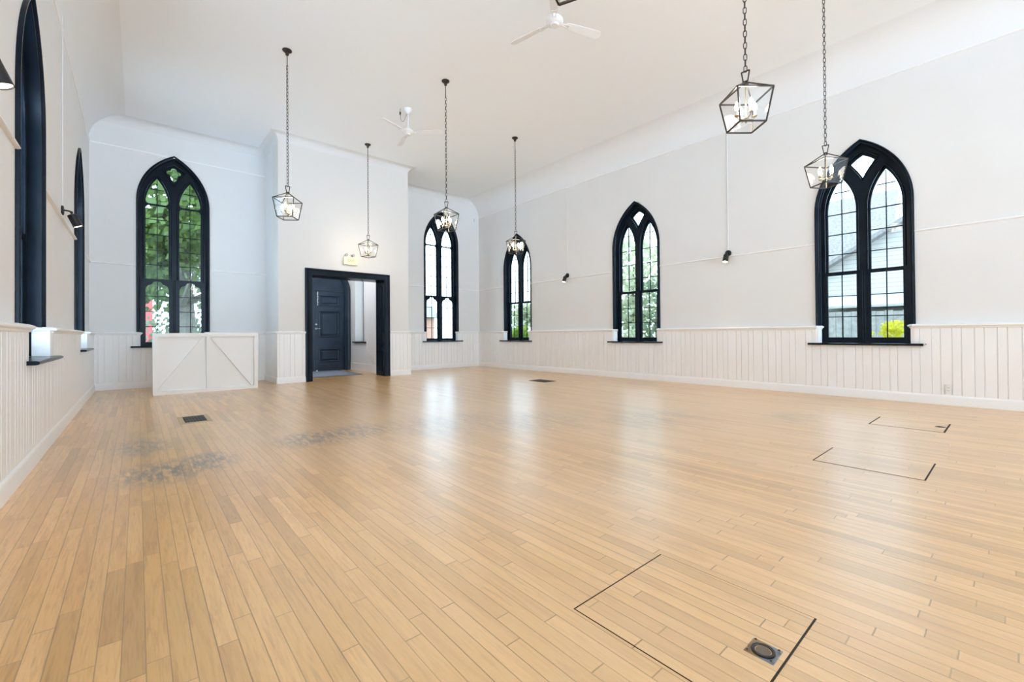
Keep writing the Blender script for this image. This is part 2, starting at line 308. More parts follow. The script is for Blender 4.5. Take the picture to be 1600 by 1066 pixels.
def make_window(kind, name):
    T = TYPE[kind]; zs, rise, up = T['zs'], T['rise'], T['up']; ZB = .835
    root = struct(empty(name))
    A = lambda d, b=ZB: arch(HALF, zs, rise, b, d)
    # casing moulding and jamb lining, one continuous painted profile round the arch
    bm = bmesh.new(); rows = []
    for d, e in ((0,.0),(0,-.022),(.006,-.03),(.018,-.03),(.024,-.022),(.028,-.010),(.040,-.008),(.050,-.004),(.052,.004),(.052,.085),(.058,.09),(.058,.25),(-.02,.25),(-.02,.03)):
        rows.append([(x, e, z) for x, z in A(d)])
    loft(bm, rows, close=False); obj('window_casing', bm, M['navy'], root, True)
    # tracery plate in front of the upper sash
    RAILZ = 1.955 if kind == 'side' else 2.185
    bm = bmesh.new(); lan = light_head(up)
    holes = [lan(-.026, -.2725, RAILZ+.005), lan(-.026, .2725, RAILZ+.005)]
    ki = [(x*1.28, 3.569+up+(z-3.569)*1.22) for x, z in KITE]
    slab(bm, A(.056, RAILZ-.04), holes + [ki], .100, .135)
    for cx in (-.2725, .2725):                      # raised beads round the lights
        rows = [[(x, e, z) for x, z in lan(-.026+dd, cx, RAILZ+.005)] for dd, e in ((-.0,.101),(-.002,.090),(-.012,.086),(-.020,.092),(-.022,.101))]
        loft(bm, rows, close=False)
    rows = []
    for k, e in ((1.0,.101),(1.02,.090),(1.10,.088),(1.14,.101)):
        rows.append([(x*k, e, 3.569+up+(z-3.569-up)*k) for x, z in ki])
    loft(bm, rows)
    obj('tracery', bm, M['navy'], root, True)
    # upper sash
    bm = bmesh.new()
    if kind == 'side': uh = [lan(0,-.2725,1.962), lan(0,.2725,1.962), KITE]
    else: uh = [f(cx) for f in (back_head, back_mid) for cx in (-.2725,.2725)] + [QUATRE]
    slab(bm, A(.06, RAILZ-.045), uh, .145, .180)
    obj('upper_sash', bm, M['navy'], root, True)
    # lower sashes, mullion, stiles
    for sx in (-1, 1):
        bm = bmesh.new(); c = sx*.2725; top = RAILZ-.003
        hole = [(c-.186,.915),(c-.186,1.905),(c+.186,1.905),(c+.186,.915)] if kind == 'side' else trefoil_light(c)
        a, b = sorted((sx*.045, sx*.50))
        slab(bm, [(a,.86),(a,top),(b,top),(b,.86)], [hole], .105, .140)
        ls = obj('lower_sash', bm, M['navy'], root, True)
    bm = bmesh.new()
    box(bm, -.045, .045, .085, .16, ZB, RAILZ-.0)
    tube(bm, [(-.014,.083,ZB),(-.014,.083,RAILZ)], .006, 6); tube(bm, [(.014,.083,ZB),(.014,.083,RAILZ)], .006, 6)
    obj('mullion', bm, M['navy'], root)
    bm = bmesh.new()
    for sx in (-1, 1):
        a, b = sorted((sx*.50, sx*.545)); box(bm, a, b, .11, .2, ZB, RAILZ-.05)
    box(bm, -.545, .545, .10, .22, ZB-.01, .862)
    obj('window_stile', bm, M['navy'], root)
    # glazing bars
    bm = bmesh.new(); g = .0065
    def vb(x, z0, z1, e): box(bm, x-g, x+g, e-.01, e+.012, z0, z1)
    def hb(x, z, e, hw=.186): box(bm, x-hw, x+hw, e-.01, e+.012, z-g, z+g)
    for cx in (-.2725, .2725):
        if kind == 'side':
            vb(cx, 1.96, 3.44, .165); vb(cx, .91, 1.91, .122)
            for z, hw in ((3.238,.108),(2.89,.184),(2.565,.184),(2.245,.184)): hb(cx, z, .165, hw)
            for z in (1.572, 1.242): hb(cx, z, .122)
        else:
            vb(cx, 2.18, 4.24, .165); vb(cx, .90, 2.14, .122)
            for z, hw in ((4.035,.11),(3.418,.184),(3.105,.184),(2.787,.184),(2.485,.184)): hb(cx, z, .165, hw)
            for z in (1.837, 1.526, 1.217): hb(cx, z, .122)
    obj('glazing_bars', bm, M['navy'], root)
    bm = bmesh.new()
    for e, z0, z1 in ((.178, RAILZ-.02, None), (.1375, .88, RAILZ-.03)):
        if z1 is None:
            o = A(.07, z0); vs = [bm.verts.new((x, e, z)) for x, z in o]; bm.faces.new(vs)
        else:
            for sx in (-1, 1):
                a, b = sorted((sx*.06, sx*.49)); vs = [bm.verts.new(p) for p in ((a,e,z0),(b,e,z0),(b,e,z1),(a,e,z1))]; bm.faces.new(vs)
    obj('window_pane', bm, M['glass'], root)
    # dark sill board with a rounded nose
    bm = bmesh.new(); prof = [(-.118,.829),(-.128,.827),(-.136,.821),(-.139,.813),(-.136,.805),(-.128,.799),(-.118,.797),(.25,.797),(.25,.829)]
    r2 = [[(s, e, z) for e, z in prof] for s in (-.685, .685)]; loft(bm, r2)
    for s, rr in ((-.685, r2[0]), (.685, r2[1])): bm.faces.new([bm.verts.new(p) for p in rr])
    obj('window_sill', bm, M['navy'], root)
    return root
def copy_tree(o, parent=None):
    c = o.copy(); C.objects.link(c)
    if parent: c.parent = parent
    for ch in list(o.children): copy_tree(ch, c)
    return c

wside = make_window('side', 'window_1'); wside.location = (XR, SIDE_Y[0], 0); wside.rotation_euler = (0,0,-PI/2)
k = 2
for x, ys, rz in ((XR, SIDE_Y[1:], -PI/2), (XL, [9.46, 5.47, 1.535], PI/2)):
    for y in ys:
        c = copy_tree(wside); c.name = 'window_%d' % k; c.location = (x, y, 0); c.rotation_euler = (0,0,rz); k += 1
wback = make_window('back', 'window_7'); wback.location = (BACK_X[0], YB, 0)
c = copy_tree(wback); c.name = 'window_8'; c.location = (BACK_X[1], YB, 0)

# ------------------------------------------------------------------ walls
TH = .25
def wall_mesh(s0, s1, z0, z1, holes, e0=0, e1=TH):
    bm = bmesh.new(); slab(bm, [(s0,z0),(s0,z1),(s1,z1),(s1,z0)], holes, e0, e1); return bm
def hole(kind, c):
    T = TYPE[kind]; return arch(HALF, T['zs'], T['rise'], .80, .022, c)
RZ = {'right': -PI/2, 'left': PI/2, 'back': 0}
wr = struct(obj('wall_right', wall_mesh(-YB-TH, -YREAR, 0, 5.3, [hole('side', -y) for y in SIDE_Y]), M['wall'])); wr.location = (XR,0,0); wr.rotation_euler[2] = -PI/2
wl = struct(obj('wall_left', wall_mesh(YREAR, YB+TH, 0, 5.3, [hole('side', y) for y in (9.46,5.47,1.535)]), M['wall'])); wl.location = (XL,0,0); wl.rotation_euler[2] = PI/2
# the back wall is two stretches, one each side of the vestibule
bm = wall_mesh(XL, VX0+.3, 0, 5.3, [hole('back', BACK_X[0])]); b2 = wall_mesh(VX1-.3, XR, 0, 5.3, [hole('back', BACK_X[1])])
me = bpy.data.meshes.new('tmp'); b2.to_mesh(me); b2.free(); bm.from_mesh(me)
wb = struct(obj('wall_back', bm, M['wall'])); wb.location = (0, YB, 0)
# vestibule walls
bm = bmesh.new()
slab(bm, [(VX0,0),(VX0,5.3),(VX1,5.3),(VX1,0),(DX1,0),(DX1,DTOP),(DX0,DTOP),(DX0,0)], [], 0, .47)
wv = struct(obj('wall_vestibule_front', bm, M['vwall'])); wv.location = (0, VY, 0)
VI0, VI1, VYD = 2.74, 4.775, 12.93
bm = bmesh.new(); box(bm, VI1, VX1, VY+.4701, YB+.01, 0, 5.3); box(bm, VI1, VI1+.3, YB+.01, 11.87, 0, 3.2); box(bm, VI1, VI1+.3, 12.50, VYD, 0, 3.2); box(bm, VI1, VI1+.3, 11.87, 12.50, 0, .83)
struct(obj('wall_vestibule_right', bm, M['wall']))
bm = bmesh.new(); box(bm, VX0, VI0, VY+.4701, YB+.01, 0, 5.3); box(bm, VX0, VI0, YB+.01, VYD, 0, 3.2)
struct(obj('wall_vestibule_left', bm, M['wall']))
bm = bmesh.new(); box(bm, VX0+.05, VX1-.05, VY+.4701, VYD+.3, 3.2, 3.3); struct(obj('ceiling_vestibule', bm, M['ceil']))
# window of the vestibule: frame set deep in the right-hand reveal
wvr = struct(empty('window_9', (VI1, 12.185, 0), -PI/2))
bm = bmesh.new(); slab(bm, [(-.315,.83),(-.315,3.2),(.315,3.2),(.315,.83)], [[(-.27,.87),(-.27,3.17),(.27,3.17),(.27,.87)]], .24, .29); box(bm, -.01,.01,.25,.28,.86,3.18)
obj('window_casing', bm, M['navy'], wvr)
bm = bmesh.new(); box(bm, -.40, .47, -.06, .28, .80, .83); obj('window_sill', bm, M['navy'], wvr)
bm = bmesh.new(); bm.faces.new([bm.verts.new(p) for p in ((-.28,.265,.86),(.28,.265,.86),(.28,.265,3.18),(-.28,.265,3.18))]); obj('window_pane', bm, M['glass'], wvr)
# baseboard in the vestibule
bm = bmesh.new(); box(bm, VI1-.02, VI1, VY+.48, 12.86, 0, .22); box(bm, VI0, VI0+.02, VY+.48, 12.86, 0, .22); struct(obj('baseboard_vestibule', bm, M['trim']))

# floor and ceiling
bm = bmesh.new(); box(bm, XL-.3, XR+.3, YREAR, VYD+.02, -.12, 0); struct(obj('floor', bm, M['floor']))
bm = bmesh.new(); box(bm, XL-.3, XR+.3, YREAR, YB+TH, 5.3, 5.42); struct(obj('ceiling', bm, M['ceil']))
def cove(r):
    return [(0, 5.3-r)] + [(r - r*math.cos(t*PI/24), 5.3 - r + r*math.sin(t*PI/24)) for t in range(1, 13)] + [(0,5.31)]
def trim_obj(name, path, prof, material, parent=None, smooth=True):
    bm = bmesh.new(); sweep(bm, path, prof); return obj(name, bm, material, parent, smooth)
struct(trim_obj('trim_1', [(XR,YREAR),(XR,YB+.02)], cove(.52), M['cove2']))
struct(trim_obj('trim_2', [(XL,YB+.02),(XL,YREAR)], cove(.52), M['cove2']))
struct(trim_obj('trim_3', [(XR,YB),(VX1,YB),(VX1,VY),(VX0,VY),(VX0,YB),(XL,YB)], cove(.16), M['cove']))
# picture rail near the top and the slim rail half way up
PR = lambda z, t=.011: [(0,z-.014),(t*.6,z-.012),(t,z-.004),(t,z+.004),(t*.6,z+.012),(0,z+.014)]
# rails run to the window edge and lap onto the casing
def wall_rail(x, sgn, z, names, t=.02):
    ys = sorted(SIDE_Y if sgn > 0 else [9.46,5.47,1.535]); edges = [YREAR] + [v for y in ys for v in (y-.585, y+.585)] + [YB]
    for a, b in zip(edges[::2], edges[1::2]):
        p = [(x,a),(x,b)] if sgn > 0 else [(x,b),(x,a)]
        struct(trim_obj(names.pop(0), p, PR(z, t), M['trim'], None))
wall_rail(XR, 1, RAIL, ['trim_%d' % i for i in (4,5,6,7)], .018); wall_rail(XL, -1, RAIL, ['trim_%d' % i for i in (8,9,10,11)], .03)
for nm, p in (('trim_12',[(BACK_X[0]-.585,YB),(XL,YB)]),('trim_13',[(VX0,YB),(BACK_X[0]+.585,YB)]),('trim_14',[(XR,YB),(BACK_X[1]+.585,YB)]),('trim_15',[(BACK_X[1]-.585,YB),(VX1,YB)])):
    struct(trim_obj(nm, p, PR(RAIL,.018), M['trim']))
struct(trim_obj('trim_16', [(XR,YREAR),(XR,YB)], PR(4.775,.016), M['trim']))
struct(trim_obj('trim_17', [(XL,YB),(XL,YREAR)], PR(4.71,.016), M['trim']))
struct(trim_obj('trim_18', [(VX0,YB),(XL,YB)], PR(4.71,.010), M['trim']))

# ------------------------------------------------------------------ beadboard wainscot
rg = random.Random(4)
def grooves(a, b):
    out = []; y = -20.0; i = 0
    r = random.Random(7)
    while y < 20:
        out.append(y); y += (.087 if i % 2 else r.choice((.112,.120,.150))); i += 1
    return [y for y in out if a+.02 < y < b-.02]
GR = grooves(-20, 20)
def board_strip(bm, s0, s1, z0, z1, e, flip=1):
    """grooved boarding from s0 to s1 (local s), its face at depth e"""
    pts = [(s0, e)]
    for gx in GR:
        if s0+.02 < gx < s1-.02: pts += [(gx-.0045, e), (gx-.0022, e+.011), (gx+.0022, e+.011), (gx+.0045, e)]
    pts.append((s1, e))
    loft(bm, [[(s, d, z) for s, d in pts] for z in (z0, z1)], close=False)
CAP = [(0,1.045),(.010,1.048),(.014,1.058),(.014,1.066),(.030,1.070),(.036,1.078),(.036,1.088),(.026,1.096),(0,1.106)]
BASE = [(0,0),(.016,0),(.016,.012),(.012,.10),(.010,.118),(.004,.128),(0,.132)]
def wainscot(name, loc, rz, s0, s1, wins, th):
    """wins: centres of window openings along the wall; th: how far the boarding stands off the wall"""
    root = struct(empty(name, loc, rz)); bm = bmesh.new()
    segs = []; a = s0
    board_strip(bm, s0, s1, 0, .80 if wins else 1.06, -th)
    if wins:
        for c in sorted(wins): segs.append((a, c-.59)); a = c+.59
        segs.append((a, s1))
        for a, b in segs: board_strip(bm, a, b, .80, 1.06, -th)
        for c in wins:                              # white returns into the reveal
            for sx in (-1, 1):
                loft(bm, [[(c+sx*.59, -th, z), (c+sx*.552, -th+.010, z), (c+sx*.536, .058, z), (c+sx*.62, .058, z)] for z in (.795, 1.09)], close=False)
        for c in wins:
            x0, x1 = c-.69, c+.69
            loft(bm, [[(x0, -th, .80),(x1, -th, .80)],[(x0, 0, .80),(x1, 0, .80)]], close=False)
    else: segs = [(s0, s1)]
    obj('beadboard', bm, M['trim'], root)
    bm = bmesh.new()
    for i, (a, b) in enumerate(segs):
        path = []
        if wins and i > 0: path += [(a-.055, .055)]
        path += [(a, -th), (b, -th)]
        if wins and i < len(segs)-1: path += [(b+.055, .055)]
        pr = CAP; sweep(bm, path[::-1], pr)
        pts = [(p[0], p[1]) for p in path]        # close the top between cap and wall
        poly = [bm.verts.new((x, y, 1.103)) for x, y in pts] + [bm.verts.new((pts[-1][0]+(0 if pts[-1][1] < 0 else 0), .06, 1.106)), bm.verts.new((pts[0][0], .06, 1.106))]
        try: bm.faces.new(poly)
        except Exception: pass
    obj('dado_cap', bm, M['trim'], root, False)
    return root
wr_ = wainscot('wainscot_right', (XR,0,0), -PI/2, -11.302, -YREAR, [-y for y in SIDE_Y], .073)
wl_ = wainscot('wainscot_left', (XL,0,0), PI/2, YREAR, 11.302, [9.46,5.47,1.535], .070)
wainscot('wainscot_back_left', (0,YB,0), 0, XL+.07, VX0-.03, [BACK_X[0]], .058)
wainscot('wainscot_back_right', (0,YB,0), 0, VX1+.03, XR-.073, [BACK_X[1]], .058)
# on the vestibule the boarding turns the corners
def wains_path(name, path, e0):
    root = struct(empty(name)); bm = bmesh.new()
    for a, b in zip(path, path[1:]):
        a, b = Vector(a), Vector(b); d = b-a; L = d.length; d.normalize(); nn = Vector((-d.y, d.x)); pts = [(0,0)]; base = a.x+a.y
        for gx in GR:
            t = gx - base
            if .02 < t < L-.02: pts += [(t-.0045,0),(t-.0022,-.011),(t+.0022,-.011),(t+.0045,0)]
        pts.append((L,0))
        loft(bm, [[(a.x+d.x*t+nn.x*q, a.y+d.y*t+nn.y*q, z) for t, q in pts] for z in (0,1.06)], close=False)
    obj('beadboard', bm, M['trim'], root)
    bm = bmesh.new(); sweep(bm, path, CAP)
    sweep(bm, path, [(-.04,1.09),(0,1.09),(0,1.104),(-.04,1.106)])
    obj('dado_cap', bm, M['trim'], root)
    return root
wains_path('wainscot_vestibule_left', [(2.778,VY-.022),(VX0-.03,VY-.022),(VX0-.03,YB-.05)], 0)
wains_path('wainscot_vestibule_right', [(VX1+.03,YB-.05),(VX1+.03,VY-.022),(4.742,VY-.022)], 0)
struct(trim_obj('baseboard_right', [(XR-.073,YREAR),(XR-.073,YB-.055)], BASE, M['trim']))
struct(trim_obj('baseboard_left', [(XL+.07,YB-.055),(XL+.07,YREAR)], BASE, M['trim']))
struct(trim_obj('baseboard_back_right', [(XR-.07,YB-.058),(VX1+.03,YB-.058)], BASE, M['trim']))
struct(trim_obj('baseboard_back_left', [(VX0-.03,YB-.058),(XL+.065,YB-.058)], BASE, M['trim']))
struct(trim_obj('baseboard_vestibule_left', [(2.778,VY-.022),(VX0-.03,VY-.022),(VX0-.03,YB-.05)], BASE, M['trim']))
struct(trim_obj('baseboard_vestibule_right', [(VX1+.03,YB-.05),(VX1+.03,VY-.022),(4.742,VY-.022)], BASE, M['trim']))

# ------------------------------------------------------------------ dark door surround
def rect_frame(bm, x0, x1, ztop, prof, yface):
    """three-sided moulding: prof (inset from outer edge, depth toward room)"""
    rows = []
    for d, e in prof:
        rows.append([(x0+d, yface-e, 0), (x0+d, yface-e, ztop-d), (x1-d, yface-e, ztop-d), (x1-d, yface-e, 0)])
    loft(bm, rows, close=False)
d1 = struct(empty('door_1', ((DX0+DX1)/2, VY, 0)))
cxo = (DX0+DX1)/2
bm = bmesh.new(); rect_frame(bm, 2.775-cxo, 4.742-cxo, 2.500, [(0,0),(0,.03),(.010,.044),(.030,.046),(.040,.034),(.052,.028),(.125,.026),(.135,.036),(.145,.036),(.149,.02),(.149,-.47)], 0)
obj('door_surround', bm, M['navy'], d1, True)
bm = bmesh.new()
for sx in (-1, 1):                                 # recessed panels of the deep jamb
    xi = sx*(DX1-DX0)/2 - sx*.002
    for z0, z1 in ((.12,.62),(.72,2.22)):
        y0, y1 = .09, .40
        for (a, b, c_, d_) in ((y0,y1,z0,z0+.02),(y0,y1,z1-.02,z1),(y0,y0+.02,z0,z1),(y1-.02,y1,z0,z1)):
            xa, xb = sorted((xi, xi - sx*.014)); box(bm, xa, xb, a, b, c_, d_)
obj('jamb_panel', bm, M['navy'], d1)

# the outer doors at the far side of the vestibule
d2 = struct(empty('door_2', (3.757, 12.86, 0)))
bm = bmesh.new(); rows = []
def dar(d): return arch(1.0, 2.32, .62, 0, d)
for d, e in ((0,.06),(0,-.03),(.02,-.04),(.05,-.025),(.10,-.02),(.12,-.03),(.16,-.03),(.175,-.005),(.175,.06)):
    rows.append([(x,e,z) for x,z in dar(d)])
loft(bm, rows, close=False); obj('door_surround', bm, M['navy_door'], d2, True)
bm = bmesh.new(); slab(bm, arch(1.0,2.32,.62,2.285,.17,bottom=2.285), [], .0, .05); box(bm, -.83,.83,-.025,.0,2.285,2.33); obj('transom_panel', bm, M['navy_door'], d2)
def door_leaf(x0, x1):
    bm = bmesh.new(); w_ = x1-x0
    pans = [(.27,.62),(.98,1.70),(1.88,2.15)]
    hs = [[(x0+.14,a),(x0+.14,b),(x1-.13,b),(x1-.13,a)] for a, b in pans]
    slab(bm, [(x0,.015),(x0,2.283),(x1,2.283),(x1,.015)], hs, .01, .055)
    for a, b in pans:
        xa, xb = x0+.14, x1-.13
        rows = []
        for d, e in ((-.02,.010),(-.012,-.004),(.0,-.006),(.012,.004),(.02,.03),(.035,.034),(.075,.014)):
            rows.append([(xa+d,e,a+d),(xb-d,e,a+d),(xb-d,e,b-d),(xa+d,e,b-d)])
        loft(bm, rows); d = .075
        bm.faces.new([bm.verts.new(p) for p in ((xa+d,.014,a+d),(xb-d,.014,a+d),(xb-d,.014,b-d),(xa+d,.014,b-d))])
    return bm
lf = obj('door_leaf', door_leaf(.004,.822), M['navy_door'], d2)
lf2 = obj('door_leaf', door_leaf(-.822,-.004), M['navy_door'], d2)
bm = bmesh.new(); lathe(bm, [(.0,-.0),(.028,0),(.028,.008),(.012,.012),(.012,.045),(0,.045)], 14, Matrix.Translation((.045,.01,1.21)) @ Matrix.Rotation(PI/2,4,'X')); tube(bm, [(.045,-.03,1.21),(.15,-.034,1.208)], .009, 8)
lathe(bm, [(0,0),(.026,0),(.026,.012),(0,.012)], 14, Matrix.Translation((.05,.01,1.33)) @ Matrix.Rotation(PI/2,4,'X'))
obj('door_handle', bm, M['steel'], lf, True)
bm = bmesh.new(); box(bm, .0, .012, -.004, .01, .02, 2.27); obj('door_astragal', bm, M['navy_door'], lf)
struct(d2)
bm = bmesh.new(); slab(bm, [(VX0,0),(VX0,3.3),(VX1,3.3),(VX1,0)], [arch(1.0,2.32,.62,0.0,.03,3.757,bottom=0.001)], 0, .3); o = struct(obj('wall_vestibule_back', bm, M['wall'])); o.location = (0,12.87,0)
bm = bmesh.new(); box(bm, 2.76, 4.75, 12.84, 13.2, -.02, .012); struct(obj('trim_19', bm, M['navy_door']))
# string of white beads hanging on the door, and the doorstop
t = empty('bead_garland', (3.757+.085, 12.845, 1.88))
tag(t, 'short string of white beads hanging at the top of the dark panelled outer door', 'garland')
bm = bmesh.new()
for i in range(15): bmesh.ops.create_icosphere(bm, subdivisions=1, radius=.011 if i % 3 else .016, matrix=Matrix.Translation((.004*math.sin(i), 0, .0+.026*i)))
obj('beads', bm, M['outlet'], t, True)
bm = bmesh.new(); lathe(bm, [(0,0),(.022,0),(.022,.03),(.012,.045),(0,.047)], 14); o = obj('door_stop', bm, M['outlet'], None, True, (3.80,12.80,0.0))
tag(o, 'small white rubber stop on the floor at the foot of the dark outer door', 'door stop')
# entrance mat
t = empty('entrance_mat', (3.75,11.90,0)); tag(t, 'blue-grey entrance mat with a dark border inside the vestibule doorway', 'mat')
bm = bmesh.new(); box(bm, -.62,.62,-.86,.86,.001,.009); obj('mat_field', bm, M['mat'], t)
bm = bmesh.new(); 
for a in ((-.66,.66,-.90,-.86),(-.66,.66,.86,.90),(-.66,-.62,-.86,.86),(.62,.66,-.86,.86)): box(bm, a[0],a[1],a[2],a[3],.001,.008)
obj('mat_border', bm, M['matedge'], t)

# ------------------------------------------------------------------ exit sign with lamp heads
t = empty('exit_sign', (3.765, VY, 2.75)); tag(t, 'cream exit sign with two grey emergency lamp heads above the dark doorway', 'exit sign')
bm = bmesh.new(); box(bm, -.165,.165,-.07,-.001,-.10,.085); bmesh.ops.bevel(bm, geom=bm.edges[:], offset=.008, segments=2, affect='EDGES'); obj('sign_housing', bm, M['sign'], t, True)
bm = bmesh.new(); box(bm, -.085,.085,-.0735,-.0695,-.075,.06); obj('sign_face', bm, M['signglow'], t)
cu = bpy.data.curves.new('exit_lettering','FONT'); cu.body = 'EXIT'; cu.size = .075; cu.align_x = 'CENTER'; cu.align_y = 'CENTER'; cu.extrude = .001
tmp = bpy.data.objects.new('tmp', cu); C.objects.link(tmp); dg = bpy.context.evaluated_depsgraph_get(); me = bpy.data.meshes.new_from_object(tmp.evaluated_get(dg)); bpy.data.objects.remove(tmp)
me.materials.clear(); me.materials.append(M['signtext'])
o = bpy.data.objects.new('lettering', me); C.objects.link(o); o.parent = t; o.location = (0,-.0755,-.005); o.rotation_euler = (PI/2,0,0)
for x in (-.10,.055):
    bm = bmesh.new(); tube(bm, [(x,-.035,.085),(x,-.035,.11)], .008, 8); lathe(bm, [(0,0),(.022,0),(.032,.05),(.03,.056),(0,.05)], 14, Matrix.Translation((x,-.03,.135)) @ Matrix.Rotation(R(100),4,'X'))
    obj('lamp_head', bm, mat('emergency_lamp_grey',(.42,.43,.43),.5) if 'emergency_lamp_grey' not in bpy.data.materials else bpy.data.materials['emergency_lamp_grey'], t, True)

# ------------------------------------------------------------------ lantern pendants
def chain_mesh(z0, z1):
    bm = bmesh.new(); pitch = .050; n = max(1, int((z1-z0)/pitch)); pitch = (z1-z0)/n
    for i in range(n):
        zc = z0 + (i+.5)*pitch; hl = pitch/2+.004; a = (i % 2)*PI/2 + .5; pts = []
        for sgn in (1, -1):
            for tt in range(4):
                th = PI*(tt/3); pts.append((sgn*.0125*math.cos(th), sgn*(hl-.0125) + sgn*.0125*math.sin(th)))
        P3 = [(x*math.cos(a), x*math.sin(a), zc+z) for x, z in pts]
        tube(bm, P3, .0038, 5, close=True)
    return bm
def make_lantern():
    root = empty('lantern_pendant', (0,0,0)); zc = 5.3
    bm = bmesh.new(); lathe(bm, [(0,zc),(.066,zc),(.066,zc-.012),(.055,zc-.022),(.028,zc-.04),(.022,zc-.075),(.008,zc-.085),(0,zc-.086)], 20); tube(bm, [(0,0,zc-.08),(0,0,zc-.24)], .0065, 8)
    obj('canopy', bm, M['iron'], root, True)
    obj('chain', chain_mesh(3.245, zc-.235), M['iron'], root, True)
    # cage
    bm = bmesh.new(); rt, rb, zt, zb = .213, .155, 3.04, 2.77; w_ = .011
    T = [Vector((rt*math.cos(PI/2*k), rt*math.sin(PI/2*k), zt)) for k in range(4)]; B = [Vector((rb*math.cos(PI/2*k), rb*math.sin(PI/2*k), zb)) for k in range(4)]
    for k in range(4):
        bar(bm, T[k], T[(k+1)%4], w_); bar(bm, B[k], B[(k+1)%4], w_); bar(bm, T[k], B[k], w_); bar(bm, T[k], Vector((.02*math.cos(PI/2*k), .02*math.sin(PI/2*k), 3.145)), w_*.85)
    obj('cage', bm, M['iron'], root)
    bm = bmesh.new(); box(bm, -.02,.02,-.02,.02,3.135,3.160); P4 = [(-.017,0,3.158),(-.032,0,3.25),(.032,0,3.25),(.017,0,3.158)]
    for a, b in zip(P4, P4[1:]): bar(bm, a, b, .009)
    obj('handle', bm, M['iron'], root)
    bm = bmesh.new()
    for k in range(4):
        bm.faces.new([bm.verts.new(p*.985 if False else p) for p in (B[k], B[(k+1)%4], T[(k+1)%4], T[k])])
    obj('lantern_glass', bm, M['lglass'], root)
    # candelabra
    bm = bmesh.new(); tube(bm, [(0,0,3.14),(0,0,2.83)], .006, 8); lathe(bm, [(0,2.80),(.008,2.806),(.014,2.82),(.010,2.835),(.018,2.845),(.010,2.858),(0,2.86)], 12)
    for k in range(4):
        a = PI/2*k + PI/4; c, s = math.cos(a), math.sin(a)
        tube(bm, [(0,0,2.85),(.03*c,.03*s,2.838),(.06*c,.06*s,2.838),(.078*c,.078*s,2.855)], .005, 6)
        lathe(bm, [(0,0),(.012,.0),(.021,.008),(.019,.012),(0,.010)], 12, Matrix.Translation((.078*c,.078*s,2.855)))
    cd = obj('candelabra', bm, M['brass'], root, True)
    for k in range(4):
        a = PI/2*k + PI/4; c, s = math.cos(a), math.sin(a)
        bm = bmesh.new(); lathe(bm, [(0,0),(.0095,0),(.0095,.045),(0,.045)], 10, Matrix.Translation((.078*c,.078*s,2.865))); obj('candle_sleeve', bm, M['candle'], cd, True)
        bm = bmesh.new(); lathe(bm, [(0,0),(.009,.002),(.016,.014),(.019,.028),(.014,.050),(.006,.068),(0,.078)], 10, Matrix.Translation((.078*c,.078*s,2.91))); obj('bulb', bm, M['bulb'], cd, True)
    return root
LAN = [  # x, y, turn, label
 (1.705,7.11,8,'dark metal glass lantern hung between the leftmost arched window and the dark doorway'),
 (3.92,9.47,154,'small-looking dark metal glass lantern hanging just above the exit sign and dark doorway'),
 (3.95,6.26,136,'dark metal glass lantern hanging in front of the arched window right of the doorway'),
 (6.25,7.11,135,'dark metal glass lantern hanging in front of the first arched window on the right wall'),
 (3.965,1.50,95,'largest glass lantern, hanging high on thick chain left of the nearest arched window'),
 (6.28,1.48,102,'dark metal glass lantern overlapping the head of the nearest right-wall arched window'),
 (1.66,1.44,69,'glass lantern cropped by the photo top, only its lower corner showing by near fan')]
lan0 = make_lantern()
for i, (x, y, a, lb) in enumerate(LAN):
    o = lan0 if i == 0 else copy_tree(lan0)
    o.location = (x, y, 0); o.rotation_euler = (0,0,R(a)); tag(o, lb, 'pendant light', 'lantern pendants on chains')
    L = bpy.data.lights.new('lantern_light', 'POINT'); L.energy = 6; L.color = (1,.90,.78); L.shadow_soft_size = .09
    lo = bpy.data.objects.new('lantern_light', L); C.objects.link(lo); lo.parent = o; lo.location = (0,0,2.97)

L = bpy.data.lights.new('vestibule_fill', 'POINT'); L.energy = 34; L.color = (.92,.95,1); L.shadow_soft_size = .15  # unseen fill light, added to brighten the vestibule
lo = bpy.data.objects.new('vestibule_fill', L); C.objects.link(lo); lo.location = (3.4,11.6,2.95)
